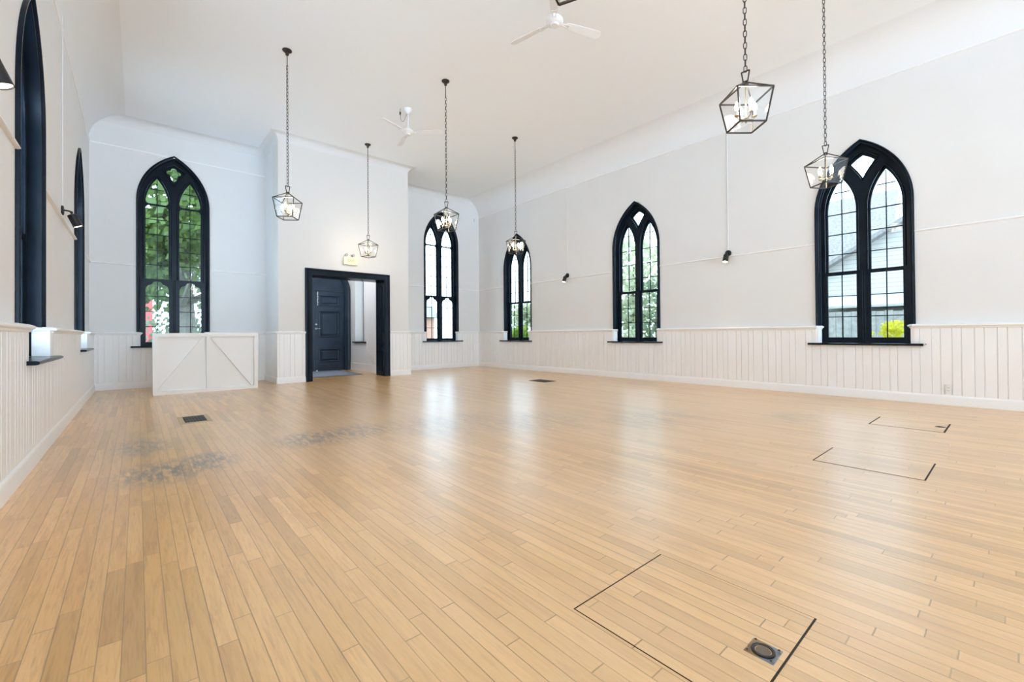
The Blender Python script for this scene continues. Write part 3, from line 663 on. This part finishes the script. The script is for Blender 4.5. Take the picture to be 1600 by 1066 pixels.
# ------------------------------------------------------------------ ceiling fans
def make_fan():
    root = empty('ceiling_fan')
    bm = bmesh.new(); lathe(bm, [(0,5.3),(.075,5.3),(.072,5.27),(.05,5.235),(.02,5.21),(0,5.21)], 20); obj('canopy', bm, M['fan'], root, True)
    bm = bmesh.new(); tube(bm, [(0,0,5.22),(0,0,4.93)], .013, 10); obj('downrod', bm, M['fan'], root, True)
    bm = bmesh.new(); lathe(bm, [(0,4.955),(.03,4.95),(.04,4.925),(.075,4.905),(.105,4.88),(.108,4.855),(.095,4.835),(.055,4.82),(.05,4.80),(0,4.795)], 24); obj('motor', bm, M['fan'], root, True)
    for k in range(3):
        a = 2*PI*k/3; pv = Matrix.Rotation(a,4,'Z')
        bm = bmesh.new(); o = []
        for i in range(9): t_ = -PI/2 + PI*i/8; o.append((.61+.055*math.cos(t_), .058*math.sin(t_)))
        for i in range(7): t_ = PI/2 + PI*i/6; o.append((.185+.03*math.cos(t_), .042*math.sin(t_)))
        A = [bm.verts.new((x,y,4.848)) for x, y in o]; Bv = [bm.verts.new((x,y,4.855)) for x, y in o]
        bm.faces.new(A); bm.faces.new(Bv[::-1])
        for i in range(len(o)): j = (i+1)%len(o); bm.faces.new((A[i],A[j],Bv[j],Bv[i]))
        tilt = Matrix.Translation((0,0,4.85)) @ Matrix.Rotation(R(-13),4,'X') @ Matrix.Translation((0,0,-4.85))
        bmesh.ops.transform(bm, matrix=pv @ tilt, verts=bm.verts); bl = obj('blade', bm, M['fan'], root)
        bm = bmesh.new(); bar(bm, (.08,-.012,4.842),(.20,-.028,4.842),.014,.006); bar(bm, (.08,.012,4.842),(.20,.028,4.842),.014,.006); bar(bm,(.20,-.034,4.842),(.20,.034,4.842),.02,.007)
        for yy in (-.024,.024): lathe(bm, [(0,0),(.006,0),(.006,-.008),(0,-.008)], 8, Matrix.Translation((.21,yy,4.84)))
        bmesh.ops.transform(bm, matrix=pv, verts=bm.verts); obj('blade_bracket', bm, M['fan'], bl)
    return root
f0 = make_fan(); f0.location = (3.90,3.68,0); f0.rotation_euler[2] = R(-18)
tag(f0, 'white three-blade ceiling fan near the top centre of the room, nearer of the two', 'ceiling fan', 'ceiling fans')
f1 = copy_tree(f0); f1.location = (3.89,7.50,0); f1.rotation_euler[2] = R(-42)
tag(f1, 'white three-blade ceiling fan farther back, above and left of the middle lantern', 'ceiling fan', 'ceiling fans')
t = empty('fan_cable', (3.775,7.585,5.3)); tag(t, 'loose grey cable looping from a black ceiling hook to the far fan', 'cable')
bm = bmesh.new(); tube(bm, [(0,0,-.10),(.004,-.003,-.17),(.018,-.013,-.225),(.036,-.026,-.243),(.056,-.04,-.225),(.075,-.055,-.17),(.10,-.072,-.085)], .006, 6); obj('cable_loop', bm, mat('grey_cable',(.22,.22,.23),.5), t, True)
bm = bmesh.new(); tube(bm, [(0,0,0),(0,0,-.07)], .004, 6); lathe(bm, [(0,-.06),(.015,-.065),(.015,-.11),(0,-.115)], 10); obj('ceiling_hook', bm, M['black'], t, True)

# ------------------------------------------------------------------ wall spotlights (local: wall at y=0, room toward -y)
def make_spot():
    root = empty('wall_spotlight')
    bm = bmesh.new(); lathe(bm, [(0,0),(.058,0),(.058,.014),(.05,.02),(0,.021)], 22, Matrix.Rotation(PI/2,4,'X')); obj('mounting_plate', bm, M['black'], root, True)
    bm = bmesh.new(); tube(bm, [(0,-.015,.005),(0,-.07,0),(0,-.085,-.012),(0,-.092,-.05)], .009, 8); bmesh.ops.create_icosphere(bm, subdivisions=2, radius=.016, matrix=Matrix.Translation((0,-.085,-.012))); obj('arm', bm, M['black'], root, True)
    mt = Matrix.Translation((0,-.088,-.04)) @ Matrix.Rotation(R(-22),4,'X')
    bm = bmesh.new(); lathe(bm, [(0,0),(.040,0),(.047,-.006),(.047,-.150),(.043,-.150),(.043,-.138),(0,-.138)], 22, mt); h = obj('lamp_head', bm, M['black'], root, True)
    bm = bmesh.new(); lathe(bm, [(0,-.141),(.042,-.141),(.042,-.143),(0,-.143)], 18, mt); obj('lamp_lens', bm, M['lens'], h, True)
    bm = bmesh.new(); tube(bm, [(0,-.008,.05),(0,-.008,2.62)], .0075, 8); lathe(bm, [(0,2.60),(.018,2.60),(.018,2.63),(0,2.63)], 10, Matrix.Translation((0,-.01,0))); obj('conduit', bm, M['conduit'], root, True)
    return root
s0 = make_spot()
SP = [(XR,7.53,2.51,-PI/2,'black cylinder spotlight between the first and second arched windows on the right wall'),
      (XR,3.51,2.49,-PI/2,'black cylinder spotlight left of the nearest arched window on the right wall'),
      (XL,7.49,2.54,PI/2,'black cylinder spotlight with warm glow on left wall between the two dark windows'),
      (XL,3.56,2.54,PI/2,'black cylinder spotlight cropped at the left edge of the photo')]
for i, (x, y, z, rz, lb) in enumerate(SP):
    o = s0 if i == 0 else copy_tree(s0)
    o.location = (x, y, z); o.rotation_euler = (0,0,rz); tag(o, lb, 'spotlight', 'wall spotlights')
    L = bpy.data.lights.new('spot_beam', 'SPOT'); L.energy = 9; L.color = (1,.88,.7); L.spot_size = R(70); L.spot_blend = .6; L.shadow_soft_size = .03
    lo = bpy.data.objects.new('spot_beam', L); C.objects.link(lo); lo.parent = o; lo.location = (0,-.146,-.19); lo.rotation_euler = (R(-22),0,0)

# ------------------------------------------------------------------ portable bar with crossed battens
t = empty('bar_counter', (.982, 9.63, 0)); tag(t, 'low white portable bar with diagonal battens standing before the leftmost arched window', 'counter')
W2, H = .787, 1.07
bm = bmesh.new(); box(bm, -W2+.01, W2-.01, .055, .07, .03, 1.03); obj('front_panel', bm, M['bar'], t)
bm = bmesh.new()
for a in ((-W2,-W2+.062,.0,.055,0,H),(W2-.062,W2,0,.055,0,H),(-W2+.062,W2-.062,0,.055,H-.065,H),(-W2+.062,W2-.062,0,.055,0,.06),(-.035,.035,.004,.055,.06,H-.065)): box(bm, *a)
obj('frame', bm, M['bar'], t)
for sx in (-1, 1):
    bm = bmesh.new(); a = Vector((sx*(W2-.085),.017,.075)); b = Vector((sx*.062,.017,H-.08)); bar(bm, a, b, .022, .052, up=Vector((0,1,0)))
    bmesh.ops.delete(bm, geom=bm.verts, context='VERTS')
    d = (b-a).normalized(); s_ = Vector((d.z,0,-d.x))*.027
    v = [a+s_, a-s_, b-s_, b+s_]; A = [bm.verts.new((p.x,.016,p.z)) for p in v]; Bv = [bm.verts.new((p.x,.055,p.z)) for p in v]
    bm.faces.new(A); bm.faces.new(Bv)
    for i in range(4): j=(i+1)%4; bm.faces.new((A[i],A[j],Bv[j],Bv[i]))
    obj('diagonal_batten', bm, M['bar'], t)
for sx in (-1, 1):
    bm = bmesh.new(); xa, xb = sorted((sx*W2, sx*(W2-.02))); box(bm, xa, xb, .055, .50, 0, H-.02); obj('side_panel', bm, M['bar'], t)
bm = bmesh.new(); box(bm, -W2, W2, .055, .50, H-.03, H); obj('worktop', bm, M['bar'], t)

# ------------------------------------------------------------------ things let into the floor
def hatch(x0, x1, y0, y1, ge, gs, label):
    t = empty('floor_hatch', ((x0+x1)/2,(y0+y1)/2,0)); tag(t, label, 'floor hatch', 'plank floor hatches'); a, b = (x1-x0)/2, (y1-y0)/2
    bm = bmesh.new(); box(bm, -a, a, -b, b, .0004, .0019); obj('hatch_gap', bm, M['grout'], t)
    bm = bmesh.new(); box(bm, -a+ge, a-ge, -b+gs, b-gs, .0004, .0022); obj('hatch_board', bm, M['floor'], t)
hatch(1.20,1.79,.465,1.062,.0026,.006,'largest plank floor hatch, nearest the camera, with a metal floor socket in one corner')
hatch(3.99,4.555,.407,1.052,.0035,.009,'empty plank floor hatch, the middle one of three to the right')
hatch(6.01,6.60,.470,1.063,.002,.014,'farthest plank floor hatch, faint in the sheen near the right wall')
def make_socket():
    t = empty('floor_socket')
    bm = bmesh.new(); s = .043; n = 24; o = [(-s,-s),(-s,s),(s,s),(s,-s)]; h = [(.032*math.cos(2*PI*i/n), .032*math.sin(2*PI*i/n)) for i in range(n)]
    slab(bm, o, [h], 0, .0035); bmesh.ops.transform(bm, matrix=Matrix.Translation((0,0,.0022)) @ Matrix.Rotation(PI/2,4,'X') @ Matrix.Scale(-1,4,(0,1,0)), verts=bm.verts)
    obj('cover_plate', bm, M['steel'], t)
    bm = bmesh.new(); lathe(bm, [(.033,.0056),(.029,.0066),(.025,.0058),(.0235,.0030),(.034,.0026)], 24, None, False); obj('threaded_ring', bm, M['dsteel'], t, True)
    bm = bmesh.new(); lathe(bm, [(0,.0028),(.021,.0028),(.021,.0024),(0,.0024)], 20); obj('socket_cup', bm, mat('socket_brown',(.17,.12,.085),.6) if 'socket_brown' not in bpy.data.materials else bpy.data.materials['socket_brown'], t)
    for x, y in ((-.034,-.034),(.034,.034),(-.034,.034),(.034,-.034)):
        bm = bmesh.new(); lathe(bm, [(0,.006),(.004,.006),(.003,.0075),(0,.0078)], 8, Matrix.Translation((x,y,0))); obj('screw', bm, M['dsteel'], t)
    return t
k0 = make_socket(); k0.location = (1.484,.529,0); tag(k0, 'square metal floor socket with open round hole in the nearest hatch', 'floor socket', 'metal floor sockets')
k1 = copy_tree(k0); k1.location = (6.33,.527,0); tag(k1, 'tiny dark metal floor socket in the farthest hatch near the right wall', 'floor socket', 'metal floor sockets')
def vent(x0, x1, y0, y1, fw, label):
    t = empty('floor_vent', ((x0+x1)/2,(y0+y1)/2,0)); tag(t, label, 'floor vent', 'floor vents'); a, b = (x1-x0)/2, (y1-y0)/2
    bm = bmesh.new()
    for q in ((-a,a,-b,-b+fw),(-a,a,b-fw,b),(-a,-a+fw,-b+fw,b-fw),(a-fw,a,-b+fw,b-fw)): box(bm, q[0],q[1],q[2],q[3],.0005,.006)
    obj('vent_frame', bm, M['ventwood'] if fw > .03 else M['black'], t)
    bm = bmesh.new(); box(bm, -a+fw, a-fw, -b+fw, b-fw, .0005, .001); obj('vent_backing', bm, M['grout'], t)
    bm = bmesh.new(); y = -b+fw+.01
    while y < b-fw-.005: box(bm, -a+fw, a-fw, y, y+.007, .001, .0045); y += .018
    x = -a+fw+.02
    while x < a-fw: box(bm, x, x+.005, -b+fw, b-fw, .001, .004); x += .03
    obj('vent_grille', bm, M['dsteel'], t)
vent(.37,.675,6.25,6.82,.045,'dark floor vent grille with a pale wooden frame in front of the white bar')
vent(6.40,6.74,6.40,6.89,.012,'dark floor vent grille far back before the first right-wall window')

# wall outlets
def outlet(loc, rz, label):
    t = empty('wall_outlet', loc, rz); tag(t, label, 'wall outlet', 'white wall outlets')
    bm = bmesh.new(); box(bm, -.036,.036,-.006,0,-.058,.058); bmesh.ops.bevel(bm, geom=bm.edges[:], offset=.003, segments=2, affect='EDGES'); obj('cover_plate', bm, M['outlet'], t, True)
    for z in (-.02,.02):
        bm = bmesh.new()
        for x in (-.007,.007): box(bm, x-.0015,x+.0015,-.0075,-.0055,z-.004,z+.006)
        box(bm, -.002,.002,-.0075,-.0055,z-.012,z-.008); obj('socket_slots', bm, M['slot'], t)
outlet((XR-.073,.612,.215),-PI/2,'white duplex outlet low on the right-wall boarding beyond the nearest window')
outlet((VI1-.001,11.33,.30),-PI/2,'white duplex outlet low on the pale wall inside the vestibule')
bm = bmesh.new(); tube(bm, [(0,0,0),(-.018,0,0),(-.022,0,-.004)], [.006,.006,.001], 8); o = obj('wall_hook', bm, M['black'], None, True, (XR-.073,.826,.82)); tag(o, 'tiny black peg in the right-wall boarding beyond the nearest window sill', 'peg')
# little corner speaker bracket near the ceiling
bm = bmesh.new(); box(bm, -.03,.03,-.05,0,-.05,.05); bmesh.ops.bevel(bm, geom=bm.edges[:], offset=.01, segments=2, affect='EDGES'); o = obj('corner_bracket', bm, M['wall'], None, True, (8.22,YB,4.68)); tag(o, 'small white bracket high on the wall in the far right corner', 'bracket')

# ------------------------------------------------------------------ outdoors
GZ = -.55
grass = mat('grass_green', (.10,.17,.05), .95, noise=(1.5,(.16,.24,.08)), bump=.5, bscale=20)
bm = bmesh.new(); box(bm, 8.65, 70, -11.5, 12, GZ-.3, GZ); box(bm, -40, 70, 12, 80, GZ-.3, GZ); struct(obj('ground', bm, grass))
bm = bmesh.new(); box(bm, -30, 60, 24, 31, GZ, GZ+.02); struct(obj('road', bm, mat('pale_asphalt',(.42,.42,.43),.9)))
bark = mat('grey_bark', (.09,.075,.06), .9, noise=(8,(.15,.125,.10)), bump=.6)
def leafmat(name, c1, c2):
    m = mat(name, c1, .55, noise=(1.6, c2)); b = m.node_tree.nodes['Principled BSDF']
    n = m.node_tree; tr = n.nodes.new('ShaderNodeBsdfTranslucent'); mx = n.nodes.new('ShaderNodeMixShader'); mx.inputs[0].default_value = .45
    tr.inputs[0].default_value = (c2[0]*1.3, c2[1]*1.3, c2[2], 1); out = n.nodes['Material Output']
    n.links.new(b.outputs[0], mx.inputs[1]); n.links.new(tr.outputs[0], mx.inputs[2]); n.links.new(mx.outputs[0], out.inputs[0]); return m
LM = {'maple': leafmat('maple_leaves',(.035,.075,.018),(.12,.18,.045)), 'blue': leafmat('blue_green_leaves',(.08,.115,.07),(.18,.215,.14)),
      'bright': leafmat('bright_green_leaves',(.10,.17,.02),(.22,.30,.04)), 'pale': leafmat('pale_green_leaves',(.27,.29,.21),(.42,.42,.32)), 'yellow': leafmat('yellow_green_leaves',(.42,.40,.02),(.58,.52,.04))}
def foliage(bm, blobs, n, size, seed):
    r = random.Random(seed)
    tot = sum(b[3] for b in blobs)
    for (cx, cy, cz, br, fz) in [(b[0],b[1],b[2],b[3],b[4] if len(b) > 4 else .8) for b in blobs]:
        for _ in range(int(n*br/tot)):
            while True:
                v = Vector((r.uniform(-1,1), r.uniform(-1,1), r.uniform(-1,1)))
                if .45 < v.length < 1: break
            p = Vector((cx+v.x*br, cy+v.y*br, cz+v.z*br*fz)); s = size*r.uniform(.6,1.3)
            d = Vector((r.uniform(-1,1), r.uniform(-1,1), r.uniform(-.6,.4))).normalized(); u = d.orthogonal().normalized(); q = d.cross(u)*.45
            vs = [bm.verts.new(p), bm.verts.new(p+u*s*.5+q*s*.8), bm.verts.new(p+u*s), bm.verts.new(p+u*s*.5-q*s*.8)]; bm.faces.new(vs)
def tree(name, x, y, h, r, n, size, lm, seed, label, low=.3):
    t = empty(name, (x,y,GZ)); tag(t, label, 'tree', 'trees outside the windows'); rr = random.Random(seed)
    bm = bmesh.new(); tube(bm, [(0,0,0),(.03*h*.3,0,h*.25),(0,.02*h,h*.5),(0,0,h*.8)], [h*.035,h*.028,h*.02,h*.008], 8)
    for i in range(7):
        a = rr.uniform(0,2*PI); z = h*rr.uniform(.28,.6); l = r*rr.uniform(.6,.95); tube(bm, [(0,0,z),(l*.5*math.cos(a),l*.5*math.sin(a),z+l*.25),(l*math.cos(a),l*math.sin(a),z+l*.45)], [h*.012,h*.008,h*.003], 5)
    obj('trunk', bm, bark, t, True)
    bl = []
    for i in range(13):
        a = rr.uniform(0,2*PI); q = r*rr.uniform(.1,.72); bl.append((q*math.cos(a), q*math.sin(a), h*rr.uniform(low,.92), r*rr.uniform(.32,.5)))
    bm = bmesh.new(); foliage(bm, bl, n, size, seed); obj('foliage', bm, LM[lm], t)
tree('maple_tree', 1.0, 16.2, 8.6, 2.6, 5600, .22, 'maple', 1, 'leafy green maple filling the leftmost back-wall window', .36)
tree('maple_tree', 2.4, 21, 9.5, 3.2, 4600, .26, 'blue', 2, 'bluish-green tree behind the maple outside the leftmost back-wall window', .15)
tree('maple_tree', 8.3, 33, 8, 3.2, 2200, .4, 'pale', 3, 'pale hazy tree across the road outside the window right of the doorway', .3)
tree('garden_tree', 17.5, 11.6, 6.0, 2.3, 1700, .26, 'pale', 4, 'pale green tree outside the middle window of the right wall', .2)
tree('garden_tree', 21.5, 24, 3.9, 1.9, 1500, .3, 'pale', 5, 'pale green tree outside the farthest window of the right wall', .25)
tree('garden_tree', 14.5, 8.6, 3.6, 1.2, 900, .18, 'blue', 6, 'blue-green small tree beyond the middle right-wall window', .25)
def shrub(x, y, r, h, n, size, lm, seed, label):
    t = empty('garden_shrub', (x,y,GZ)); tag(t, label, 'shrub', 'shrubs outside the windows'); rr = random.Random(seed)
    bl = [(rr.uniform(-.5,.5)*r, rr.uniform(-.5,.5)*r, h*rr.uniform(.3,.8), r*rr.uniform(.35,.55)) for _ in range(7)]
    bm = bmesh.new(); foliage(bm, bl, n, size, seed); obj('foliage', bm, LM[lm], t)
    bm = bmesh.new()
    for i in range(5): a = rr.uniform(0,2*PI); tube(bm, [(0,0,0),(r*.3*math.cos(a),r*.3*math.sin(a),h*.6)], [.02,.008], 5)
    obj('stem', bm, bark, t)
shrub(10.6,11.75,.75,2.1,1800,.13,'bright',11,'bright green shrub outside the farthest right-wall window')
shrub(11.0,7.35,.8,2.0,1500,.12,'pale',12,'pale green shrub outside the middle right-wall window')
shrub(9.75,1.33,.30,2.25,600,.075,'yellow',13,'small yellow-green bush at the foot of the fence outside the nearest window')
shrub(9.75,1.72,.16,2.05,130,.065,'yellow',14,'tiny yellow-green sprig left of the yellow bush outside the nearest window')
shrub(7.6,20.0,1.2,1.5,900,.16,'blue',15,'low dark shrub by the road outside the window right of the doorway')
def hedge(x, y, hw, hd, h, n, size, lm, seed, label):
    t = empty('clipped_hedge', (x,y,GZ)); tag(t, label, 'hedge'); bl = [(hw*(-1+2*i/6), 0, h*.5, h*.55, .9) for i in range(7)]
    bm = bmesh.new(); foliage(bm, bl, n, size, seed); obj('foliage', bm, LM[lm], t)
    bm = bmesh.new()
    for i in range(7): tube(bm, [(hw*(-1+2*i/6),0,0),(hw*(-1+2*i/6),.05,h*.7)], [.04,.015], 5)
    obj('stem', bm, bark, t)
hedge(3.6,25,2.6,.6,2.7,2600,.22,'blue',21,'dense bluish hedge behind the trees outside the leftmost back-wall window')
# board fence
t = empty('board_fence', (12.0,0,GZ)); tag(t, 'weathered grey vertical board fence outside the nearest right-wall window', 'fence')
fm = mat('weathered_grey_boards', (.25,.23,.22), .85, noise=(9,(.36,.33,.31)), bump=.3); bm = bmesh.new(); y = -3.0; rr = random.Random(5)
while y < 5.2: box(bm, 0, .022, y, y+.135, .05, 1.99+rr.uniform(-.015,.015)); y += .142
obj('fence_boards', bm, fm, t)
bm = bmesh.new(); box(bm, .022,.06,-3,5.2,.4,.48); box(bm, .022,.06,-3,5.2,1.6,1.68); obj('fence_rail', bm, fm, t)
for y in (-2.5,0.,2.5,5.): bm = bmesh.new(); box(bm, .022,.12,y,y+.1,0,1.95); obj('fence_post', bm, fm, t)
# white clapboard neighbour with a lean-to
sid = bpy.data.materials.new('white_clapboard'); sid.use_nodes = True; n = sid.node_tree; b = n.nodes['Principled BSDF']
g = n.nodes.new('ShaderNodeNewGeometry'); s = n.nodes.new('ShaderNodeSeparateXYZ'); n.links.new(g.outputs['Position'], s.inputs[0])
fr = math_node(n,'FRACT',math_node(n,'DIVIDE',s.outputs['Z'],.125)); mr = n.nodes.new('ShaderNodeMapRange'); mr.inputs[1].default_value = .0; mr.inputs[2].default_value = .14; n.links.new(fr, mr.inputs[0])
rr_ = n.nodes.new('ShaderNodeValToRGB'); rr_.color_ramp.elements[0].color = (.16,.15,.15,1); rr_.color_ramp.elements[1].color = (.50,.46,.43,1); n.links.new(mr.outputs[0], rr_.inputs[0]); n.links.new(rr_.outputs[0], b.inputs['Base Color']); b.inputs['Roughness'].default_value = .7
shin = mat('grey_shingles', (.20,.185,.18), .9, noise=(14,(.27,.25,.24)), bump=.8, bscale=18)
shin2 = mat('brown_grey_shingles', (.19,.17,.165), .9, noise=(10,(.27,.245,.24)), bump=.8, bscale=14)
t = empty('neighbour_house', (16.0,2.2,GZ)); tag(t, 'white clapboard house with a sloping gable roof behind the board fence', 'house')
# gable end faces the church; ridge runs away along x
def prism_x(bm, pts, x0, x1):
    A = [bm.verts.new((x0,y,z)) for y, z in pts]; Bv = [bm.verts.new((x1,y,z)) for y, z in pts]; bm.faces.new(A); bm.faces.new(Bv[::-1])
    for i in range(len(pts)): j=(i+1)%len(pts); bm.faces.new((A[i],A[j],Bv[j],Bv[i]))
yo = 2.2
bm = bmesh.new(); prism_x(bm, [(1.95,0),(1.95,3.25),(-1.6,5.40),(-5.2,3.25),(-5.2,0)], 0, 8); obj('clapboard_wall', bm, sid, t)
bm = bmesh.new(); prism_x(bm, [(2.35,2.98),(2.35,3.10),(-1.6,5.50),(-1.6,5.38)], -.35, 8.2); prism_x(bm, [(-5.6,2.98),(-5.6,3.10),(-1.6,5.50),(-1.6,5.38)], -.35, 8.2); obj('gable_roof', bm, shin, t)
bm = bmesh.new(); prism_x(bm, [(1.5,0),(1.5,2.15),(-4,2.15),(-4,0)], -1.2, -.01); obj('lean_to', bm, mat('pale_grey_boards',(.27,.26,.25),.8), t)
bm = bmesh.new(); prism_x(bm, [(1.0,2.05),(1.0,2.14),(-.35,2.14),(-.35,2.05)], -1.26, -1.2); obj('clerestory_window', bm, M['slot'], t)
bm = bmesh.new(); v = [bm.verts.new(p) for p in ((-1.45,1.8,2.20),(-1.45,-4.2,2.20),(0,-4.2,2.62),(0,1.8,2.62))]; v2 = [bm.verts.new((p.co.x,p.co.y,p.co.z+.06)) for p in v]
bm.faces.new(v); bm.faces.new(v2[::-1])
for i in range(4): j=(i+1)%4; bm.faces.new((v[i],v[j],v2[j],v2[i]))
obj('lean_to_roof', bm, mat('pale_metal_roof',(.42,.40,.39),.5), t)
t = empty('shingled_house', (26.0,5.0,GZ)); tag(t, 'tall grey-roofed house rising behind the white clapboard house', 'house')
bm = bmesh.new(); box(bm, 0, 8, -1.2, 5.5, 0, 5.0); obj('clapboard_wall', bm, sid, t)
bm = bmesh.new(); A = [bm.verts.new(p) for p in ((-.4,-1.3,4.9),(-.4,5.8,4.9),(2.2,5.8,8.55),(2.2,-1.3,8.55),(5,-1.3,4.9),(5,5.8,4.9))]
for f in ((0,1,2,3),(3,2,5,4),(0,3,4),(1,5,2),(0,4,5,1)): bm.faces.new([A[i] for i in f])
obj('shingle_roof', bm, shin2, t)
# houses across the road seen through the back windows
brick = mat('red_brick', (.42,.20,.16), .9, noise=(12,(.52,.30,.24)))
t = empty('white_cottage', (-.5,27,GZ)); tag(t, 'white sided cottage with a red corner board outside the leftmost back-wall window', 'house')
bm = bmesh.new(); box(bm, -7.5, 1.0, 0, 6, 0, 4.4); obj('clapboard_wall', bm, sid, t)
bm = bmesh.new(); box(bm, .75, 1.05, -.05, .1, 0, 4.4); obj('corner_board', bm, mat('red_trim_paint',(.62,.10,.10),.6), t)
bm = bmesh.new(); A = [bm.verts.new(p) for p in ((-7.9,-.5,4.3),(1.5,-.5,4.3),(1.5,3,7),(-7.9,3,7),(-7.9,6.5,4.3),(1.5,6.5,4.3))]
for f in ((0,1,2,3),(3,2,5,4),(0,3,4),(1,5,2),(0,4,5,1)): bm.faces.new([A[i] for i in f])
obj('shingle_roof', bm, shin, t)
t = empty('brick_house', (17.5,38,GZ)); tag(t, 'red brick house across the road outside the window right of the doorway', 'house')
bm = bmesh.new(); box(bm, -4, 5, 0, 7, 0, 3.4); obj('brick_wall', bm, brick, t)
bm = bmesh.new(); A = [bm.verts.new(p) for p in ((-4.4,-.5,3.3),(5.4,-.5,3.3),(5.4,3.5,6),(-4.4,3.5,6),(-4.4,7.5,3.3),(5.4,7.5,3.3))]
for f in ((0,1,2,3),(3,2,5,4),(0,3,4),(1,5,2),(0,4,5,1)): bm.faces.new([A[i] for i in f])
obj('shingle_roof', bm, shin2, t)
for x in (-2.5,0,2.5):
    bm = bmesh.new(); box(bm, x, x+1, -.04, .02, 1.2, 2.6); obj('window', bm, M['outlet'], t)
